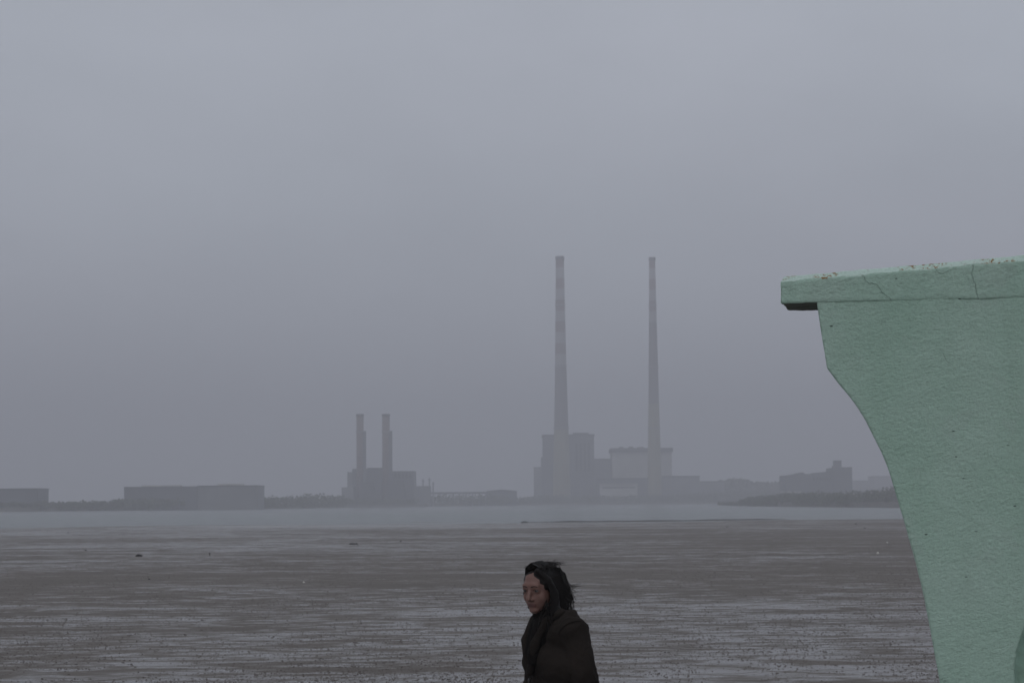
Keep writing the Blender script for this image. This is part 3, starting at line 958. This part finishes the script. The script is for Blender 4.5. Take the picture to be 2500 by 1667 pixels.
capsule(bm, B(-0.015, 0.09, 1.36), B(-0.015, -0.09, 1.36), 0.055, 0.055)
for k in ('l', 'r'):
    sh_, el, wr_ = SK[k + 'sh'], SK[k + 'el'], SK[k + 'wr']
    out = lft * (0.012 if k == 'l' else -0.012)
    capsule(bm, sh_ + out, el + out, 0.068, 0.062)
    capsule(bm, el + out, el.lerp(wr_, 0.93) + out, 0.060, 0.047)
    for q in range(5):       # sleeve folds
        t = random.random()
        c0 = sh_.lerp(el, 0.35 + 0.13 * q) + out
        a = random.uniform(0, 6.28)
        capsule(bm, c0 + fwd * 0.045 * math.cos(a) + lft * 0.045 * math.sin(a), c0 + fwd * 0.045 * math.cos(a + 1.6) + lft * 0.045 * math.sin(a + 1.6) + UP * 0.03, 0.022, 0.018, 10)
me = voxel(bm, 0.0065, 4, ((0.10, 0.022, 2), (0.035, 0.007, 1)))
coat = link('coat', me, m_coat, per)
# lapels, collar, front placket, buttons, pocket flap
bm = bmesh.new()
for s in (1, -1):
    pts = [B(0.02, 0.085 * s, 1.405), B(0.085, 0.075 * s, 1.37), B(0.135, 0.060 * s, 1.28), B(0.142, 0.012 * s, 1.14)]
    for a, b2 in zip(pts, pts[1:]):
        capsule(bm, a, b2, 0.022, 0.019, 10)
capsule(bm, B(-0.058, 0.05, 1.40), B(-0.058, -0.05, 1.40), 0.018, 0.018)
capsule(bm, B(-0.058, 0.05, 1.40), B(0.02, 0.085, 1.40), 0.018, 0.020)
capsule(bm, B(-0.058, -0.05, 1.40), B(0.02, -0.085, 1.40), 0.018, 0.020)
link('collar', voxel(bm, 0.006, 3, ((0.05, 0.006, 1),)), m_coat, coat)
for s in (1, -1):                              # armhole seams
    k0 = 'l' if s > 0 else 'r'
    cc = SK[k0 + 'sh'] + lft * (0.010 * s) - UP * 0.004
    nn = (lft * s * 0.75 - UP * 0.65).normalized()
    e1 = nn.cross(fwd).normalized(); e2 = nn.cross(e1)
    ringp = [cc + (e1 * math.cos(t) + e2 * math.sin(t)) * 0.0715 for t in [2 * math.pi * q / 28 for q in range(28)]]
    bm = bmesh.new()
    for q in range(28):
        capsule(bm, ringp[q], ringp[(q + 1) % 28], 0.0042, 0.0042, 6)
    link('seam', voxel(bm, 0.0035, 1), m_coat, coat)
for q in range(3):
    bm = bmesh.new(); ellipsoid(bm, B(0.138, -0.01, 1.10 - 0.11 * q), (0.008, 0.012, 0.012)); obj('button', bm, m_boot, coat, True)

# scarf bundled at the throat
bm = bmesh.new()
ring = [(B(0.055 * math.cos(t) + 0.03, 0.075 * math.sin(t), 1.385 + 0.010 * math.sin(2 * t + 1))) for t in [2 * math.pi * k / 18 for k in range(18)]]
for k in range(18):
    capsule(bm, ring[k], ring[(k + 1) % 18], 0.030, 0.030, 10)
    capsule(bm, ring[k] + UP * -0.035 + fwd * 0.012, ring[(k + 1) % 18] + UP * -0.035 + fwd * 0.012, 0.030, 0.030, 10)
capsule(bm, B(0.10, 0.03, 1.35), B(0.128, 0.03, 1.20), 0.034, 0.036)
capsule(bm, B(0.10, -0.01, 1.34), B(0.125, -0.02, 1.23), 0.032, 0.032)
m_scarf = mat('dark_scarf', (0.0055, 0.0045, 0.0042), 0.95, 0.4, 30.0, 0.006, 60, spec=0.1)
link('scarf', voxel(bm, 0.006, 3, ((0.04, 0.010, 2),)), m_scarf, per)

bm = bmesh.new()
for k in ('l', 'r'):
    capsule(bm, SK[k + 'hip'], SK[k + 'kn'], 0.092, 0.066)
    capsule(bm, SK[k + 'kn'], SK[k + 'kn'].lerp(SK[k + 'an'], 0.9), 0.065, 0.056)
capsule(bm, B(0, 0.07, 0.88), B(0, -0.07, 0.88), 0.11, 0.11)
link('trousers', voxel(bm, 0.008, 3, ((0.08, 0.01, 2),)), m_dark, per)
for k, toe in (('l', B(0.15, 0, -0.048)), ('r', B(0.115, 0, -0.112))):
    bm = bmesh.new()
    an = SK[k + 'an']
    capsule(bm, an.lerp(SK[k + 'kn'], 0.34), an, 0.066, 0.058); capsule(bm, an + UP * -0.02, an + toe * 1.12, 0.056, 0.048)
    capsule(bm, an + B(-0.035, 0, -0.045 if k == 'l' else 0.0), an + toe * 1.12, 0.050, 0.046)
    for v_ in bm.verts: v_.co.z = max(v_.co.z, 0.004)
    link('boot', voxel(bm, 0.007, 3), m_boot, per)

# hair: a dense cap plus many blown locks
bm = bmesh.new()
ellipsoid(bm, H(-0.015, 0, 0.035), (0.091, 0.080, 0.088), HR)
ellipsoid(bm, H(-0.060, 0.0, -0.03), (0.058, 0.076, 0.085), HR)
ellipsoid(bm, H(-0.078, 0.030, -0.090), (0.056, 0.072, 0.075), HR)
for s in (1, -1):      # side curtains
    q = 1.0 if s > 0 else 0.80
    pts = [H(0.045, 0.036 * s, 0.100) if s > 0 else H(0.012, -0.045, 0.085), H(0.022 * q, 0.070 * s * q, 0.050), H(-0.012, 0.084 * s * q, -0.02), H(-0.008, 0.086 * s * q, -0.09), H(0.026, 0.080 * s * q, -0.15)]
    if s < 0: pts = pts[:4]
    for a, b2 in zip(pts, pts[1:]):
        capsule(bm, a, b2, 0.017, 0.015, 10)
pts = [H(0.0, 0.088, -0.10), H(0.045, 0.075, -0.17), H(0.070, 0.050, -0.24)]
for a, b2 in zip(pts, pts[1:]):
    capsule(bm, a, b2, 0.024, 0.018, 10)
hair = link('hair', voxel(bm, 0.005, 2, ((0.02, 0.004, 2),)), m_hair, body)


def strands(bm, n, rootf, dirf, length, r0):
    for _ in range(n):
        p = rootf(); d = dirf(p).normalized(); ln = length * random.uniform(0.5, 1.2)
        prev = None
        seg = 7
        ph = random.uniform(0, 6.28); amp = random.uniform(0.002, 0.010)
        sidev = d.orthogonal().normalized(); up2 = d.cross(sidev)
        for k in range(seg + 1):
            t = k / seg
            q = p + d * ln * t + (sidev * math.sin(ph + 4 * t) + up2 * math.cos(ph * 1.3 + 3 * t)) * amp * t * 2 + UP * (-0.10 * ln * t * t)
            r = r0 * (1 - 0.85 * t)
            f2 = (UP.cross(d)).normalized() if abs(d.z) < 0.95 else Vector((1, 0, 0))
            g2 = d.cross(f2)
            rg = [bm.verts.new(q + f2 * r), bm.verts.new(q + g2 * r), bm.verts.new(q - f2 * r * 0.7 - g2 * r * 0.7)]
            if prev:
                for i in range(3):
                    bm.faces.new((prev[i], prev[(i + 1) % 3], rg[(i + 1) % 3], rg[i]))
            prev = rg


def root_back():
    a, z = random.uniform(-1.4, 1.4), random.uniform(-0.14, 0.10)
    return H(-0.075 - 0.050 * math.cos(a) * (0.9 if z < 0.05 else 0.6), 0.080 * math.sin(a), z)


bm = bmesh.new()
wind = Vector((1.0, 0.1, -0.35))
strands(bm, 420, root_back, lambda p: (wind * 0.55 + Vector((random.gauss(0, .25), random.gauss(0, .25), -0.9 + random.gauss(0, .3)))), 0.085, 0.0022)
strands(bm, 34, lambda: H(-0.125 + random.uniform(-.012, .012), random.uniform(-0.01, 0.04), random.uniform(-0.045, -0.020)), lambda p: Vector((1.0, 0.1, 0.22 + random.gauss(0, .08))), 0.105, 0.0018)
strands(bm, 160, lambda: H(random.uniform(-0.09, 0.04), random.uniform(-0.06, 0.06), 0.118 + random.uniform(-0.012, 0.004)), lambda p: Vector((0.9, random.gauss(0, .3), random.gauss(0.05, .2))), 0.06, 0.0014)
strands(bm, 120, lambda: H(0.03 + random.uniform(-.02, .03), 0.078 + random.uniform(-.01, .012), random.uniform(-0.18, -0.04)), lambda p: Vector((-0.25 + random.gauss(0, .3), random.gauss(0, .2), -1)), 0.11, 0.0022)


def lock(bm, pts, r0):
    prev = None
    n_ = len(pts)
    for k, q in enumerate(pts):
        d = (pts[min(k + 1, n_ - 1)] - pts[max(k - 1, 0)]).normalized()
        f2 = d.orthogonal().normalized(); g2 = d.cross(f2)
        r = r0 * (1 - 0.6 * k / n_)
        rg = [bm.verts.new(q + f2 * r), bm.verts.new(q - f2 * r * 0.5 + g2 * r * 0.87), bm.verts.new(q - f2 * r * 0.5 - g2 * r * 0.87)]
        if prev:
            for i in range(3):
                bm.faces.new((prev[i], prev[(i + 1) % 3], rg[(i + 1) % 3], rg[i]))
        prev = rg


for _ in range(1300):                          # combed from the parting down over the cap
    sd_ = random.choice((1, -1)); f0 = random.uniform(-0.105, 0.048) if random.random() < 0.75 else random.uniform(0.025, 0.052); e = random.uniform(0.0, 0.012)
    back = random.uniform(0.0, 0.05)
    q_ = 1.0 if sd_ > 0 else 0.82
    ln_ = random.uniform(0.6, 1.0)
    if f0 > 0.005:          # front locks fall beside the cheek and forward over the chest
        raw = [(f0, 0.004 * sd_, 0.126), (f0 * 0.9, 0.048 * sd_ * q_, 0.104), (0.012 + back * 0.3, 0.076 * sd_ * q_, 0.045), (-0.006 + back * 0.5, (0.082 + e) * sd_ * q_, -0.03),
               (0.004 + back * 0.6, (0.084 + e) * sd_ * q_, -0.10), (0.030 + back * 0.8, (0.074 + e) * sd_ * q_, -0.17), (0.055 + back * 0.8, (0.056 + e) * sd_ * q_, -0.25)]
    else:
        raw = [(f0, 0.004 * sd_, 0.125 - 0.50 * max(0, -f0 - 0.035)), (f0 - 0.008, 0.042 * sd_ * q_, 0.108 - 0.45 * max(0, -f0 - 0.035)), (f0 - 0.018, (0.070 + e * 0.5) * sd_ * q_, 0.050),
               (f0 * 0.9 - 0.022 - back * 0.3, (0.080 + e) * sd_ * q_, -0.02), (f0 * 0.85 - 0.030 - back * 0.7, (0.084 + e) * sd_ * q_, -0.085), (f0 * 0.8 - 0.030 - back, (0.080 + e) * sd_ * q_, -0.145)]
    m_ = (len(raw) if sd_ > 0 else min(4, len(raw))) if f0 > -0.01 else max(4, int(round(len(raw) * ln_)))
    jit = (random.uniform(-.006, .006), random.uniform(-.003, .006), random.uniform(-.012, .012))
    wob, wph = random.uniform(0.002, 0.008), random.uniform(0, 6.28)
    lock(bm, [H(a + jit[0] * k / 2 + wob * math.sin(wph + 1.7 * k) * (k > 2), b + jit[1] * k / 3 + wob * 0.6 * math.cos(wph + 1.9 * k) * (k > 2), c + jit[2]) for k, (a, b, c) in enumerate(raw[:m_])], random.uniform(0.0012, 0.0026))
obj('loose_locks', bm, m_hair, hair)

# ------------------------------------------------------------------ things lying on the flat
def rock(px, py, wpx, hpx, name, label, cat, m, lumps=6, flat=1.0, seed=0):
    rs = random.Random(seed * 31 + int(px))
    g = G(px, py, 0.0)
    D = g.y
    wid, hgt_ = wpx * D / FPX, hpx * 1.2 * D / FPX
    bm = bmesh.new()
    for k in range(lumps):
        t = (k + 0.5) / lumps - 0.5
        h = hgt_ * rs.uniform(0.55, 1.0) * (1 - 0.5 * abs(t))
        r = wid / lumps * rs.uniform(0.75, 1.1)
        st = len(bm.verts)
        ellipsoid(bm, (t * (wid - 1.2 * wid / lumps), rs.uniform(-0.25, 0.25) * wid, 0), (r, wid * 0.25 * flat, h), seg=12)
    for vv in bm.verts:
        vv.co += Vector(mnoise.noise_vector(vv.co * (2.5 / max(wid, 0.2)) + Vector((seed, px, 0)))) * wid * 0.07
        vv.co.z = max(vv.co.z, -0.12)
    o = obj(name, bm, m, None, True)
    o.location = (g.x, D, 0)
    return tag(o, label, cat)


GR = 'dark rocks on the mudflat'
for i, (px, py, w_, h_, lab) in enumerate((
        (862, 1328.5, 23, 4.0, 'long flat dark rock on the sand left of the person, below the twin flues'),
        (339, 1358, 20, 5.5, 'heap of dark weedy stones on the streaky sand at left'),
        (1281, 1275, 19, 3.6, 'flat dark rock at the water edge left of the tall chimneys'),
        (209, 1343.5, 5.5, 3.5, 'small dark stone left of the weedy heap'),
        (167, 1300.5, 6, 2.5, 'small dark stone at the water edge far left'),
        (978, 1321, 4.5, 3.0, 'small dark stone right of the long flat rock'),
        (364, 1414, 5, 3.5, 'small dark stone below the weedy heap, nearest of the far stones'),
        (1775, 1286, 4.5, 2.5, 'small dark stone on plain sand below the rubble bank tip'),
        (2089, 1279, 4.5, 3.0, 'small dark stone near the waterline left of the green pier'),
        (2111, 1289.5, 4.5, 2.2, 'faint dark stone closest to the green pier'))):
    rock(px, py, w_, h_, 'rock', lab, 'rock', m_rock, 6 if w_ > 10 else 3, 1.0, i + 1)['group'] = GR
for i, (px, py, w_, h_, lab) in enumerate(((2143, 1351, 5, 4.5, 'pale shell lying lower on the sand beside the green pier'),
                                           (2166, 1324.5, 3.5, 3, 'small pale shell higher on the sand beside the green pier'),
                                           (742, 1422, 4.5, 4, 'pale shell on the brown sand left of the person'))):
    rock(px, py, w_, h_, 'shell', lab, 'shell', m_shell, 3, 1.0, 40 + i)['group'] = 'pale shells on the mudflat'
g = G(512, 1356, 0)
t = thing('stake', 'short dark stake standing upright in the wet sand at left', 'stake', (g.x, g.y, 0))
bm = bmesh.new(); lathe(bm, [(0.035, -0.1), (0.03, 0.17)], seg=10); obj('post', bm, m_rock, t)
bm = bmesh.new(); ellipsoid(bm, (0, 0, 0.19), (0.055, 0.055, 0.045), seg=12); obj('knob', bm, m_rock, t, True)

# lug worm casts, thousands of them
V, F = [], []
count = 0
while count < 7000:
    y = 45 + 150 * rng.random() ** 1.1
    x = (rng.random() - 0.5) * (y * 0.50)
    dens = mnoise.noise((x * 0.22, y * 0.10, 5.0)) + 0.6 * mnoise.noise((x * 0.9, y * 0.5, 9.0))
    if rng.random() > 0.45 + 0.9 * dens:
        continue
    count += 1
    r = 0.009 + 0.024 * rng.random() ** 2.6
    h = r * (0.45 + 0.6 * rng.random())
    nlobe = 1 + int(rng.random() * 3)
    for q in range(nlobe):
        ox, oy = (rng.random() - 0.5) * 2.6 * r * (q > 0), (rng.random() - 0.5) * 2.6 * r * (q > 0)
        rr, hh = r * (1 if q == 0 else 0.6), h * (1 if q == 0 else 0.7)
        i0 = len(V)
        a0 = rng.random() * 6.28
        for k in range(7):
            a = a0 + k * 0.8976; s = rr * (0.8 + 0.4 * rng.random())
            V.append((x + ox + s * math.cos(a), y + oy + s * math.sin(a), -0.006))
        for k in range(7):
            a = a0 + k * 0.8976; s = rr * 0.62 * (0.8 + 0.4 * rng.random())
            V.append((x + ox + s * math.cos(a), y + oy + s * math.sin(a), hh * (0.65 + 0.3 * rng.random())))
        V.append((x + ox, y + oy, hh))
        for k in range(7):
            k2 = (k + 1) % 7
            F.append((i0 + k, i0 + k2, i0 + 7 + k2, i0 + 7 + k))
            F.append((i0 + 7 + k, i0 + 7 + k2, i0 + 14))
me = bpy.data.meshes.new('worm_casts'); me.from_pydata(V, [], F)
tag(link('worm_casts', me, m_cast), 'countless small dark worm casts dotted over the wet sand', 'worm casts', kind='stuff')

# the fine crumbs of sand between them
Ng = 110000
py = 1318 + 372 * rng.random(Ng) ** 0.85
yy = EYE * FPX / (py - 1222.0)
xx = (rng.random(Ng) - 0.5) * yy * 0.52
keep = np.array([rng.random() < 0.42 + 0.6 * mnoise.noise((a * 0.16, b * 0.07, 2.0)) + 0.4 * mnoise.noise((a * 0.7, b * 0.4, 7.0)) for a, b in zip(xx, yy)])
xx, yy = xx[keep], yy[keep]
Ng = len(xx)
rr = (0.009 + 0.019 * rng.random(Ng) ** 2.0) * (0.75 + yy / 160.0)
hh = rr * (0.5 + 0.9 * rng.random(Ng))
K = 5
ang = rng.random(Ng)[:, None] * 6.28 + np.arange(K)[None, :] * (2 * math.pi / K)
rad = rr[:, None] * (0.7 + 0.6 * rng.random((Ng, K)))
co = np.zeros((Ng, K + 1, 3), dtype=np.float32)
co[:, :K, 0] = xx[:, None] + rad * np.cos(ang); co[:, :K, 1] = yy[:, None] + rad * np.sin(ang); co[:, :K, 2] = -0.004
co[:, K, 0] = xx + rr * 0.3 * (rng.random(Ng) - 0.5); co[:, K, 1] = yy; co[:, K, 2] = hh
fi = np.zeros((Ng, K, 3), dtype=np.int32)
base_i = (np.arange(Ng) * (K + 1))[:, None]
fi[:, :, 0] = base_i + np.arange(K)[None, :]; fi[:, :, 1] = base_i + (np.arange(K)[None, :] + 1) % K; fi[:, :, 2] = base_i + K
me = bpy.data.meshes.new('sand_crumbs')
me.vertices.add(Ng * (K + 1)); me.vertices.foreach_set('co', co.ravel())
me.loops.add(Ng * K * 3); me.loops.foreach_set('vertex_index', fi.ravel())
me.polygons.add(Ng * K); me.polygons.foreach_set('loop_start', np.arange(Ng * K, dtype=np.int32) * 3)
me.update(calc_edges=True)
tag(link('sand_crumbs', me, m_crumb), 'fine crumbs of dark wet sand between the worm casts', 'sand', kind='stuff')

# ------------------------------------------------------------------ haze over everything
bm = bmesh.new()
bx(bm, -4500, 4500, -900, 6000, -9.0, 245.0)
m_haze = bpy.data.materials.new('haze'); m_haze.use_nodes = True
n, l = NT(m_haze)
for x in list(n):
    if x.type == 'BSDF_PRINCIPLED': n.remove(x)
pv = n.new('ShaderNodeVolumePrincipled')
pv.inputs['Color'].default_value = (0.755, 0.748, 0.792, 1)
pv.inputs['Density'].default_value = 0.00070
pv.inputs['Anisotropy'].default_value = 0.0
out = [x for x in n if x.type == 'OUTPUT_MATERIAL'][0]
l.new(pv.outputs[0], out.inputs['Volume'])
tag(obj('haze', bm, m_haze), kind='stuff')
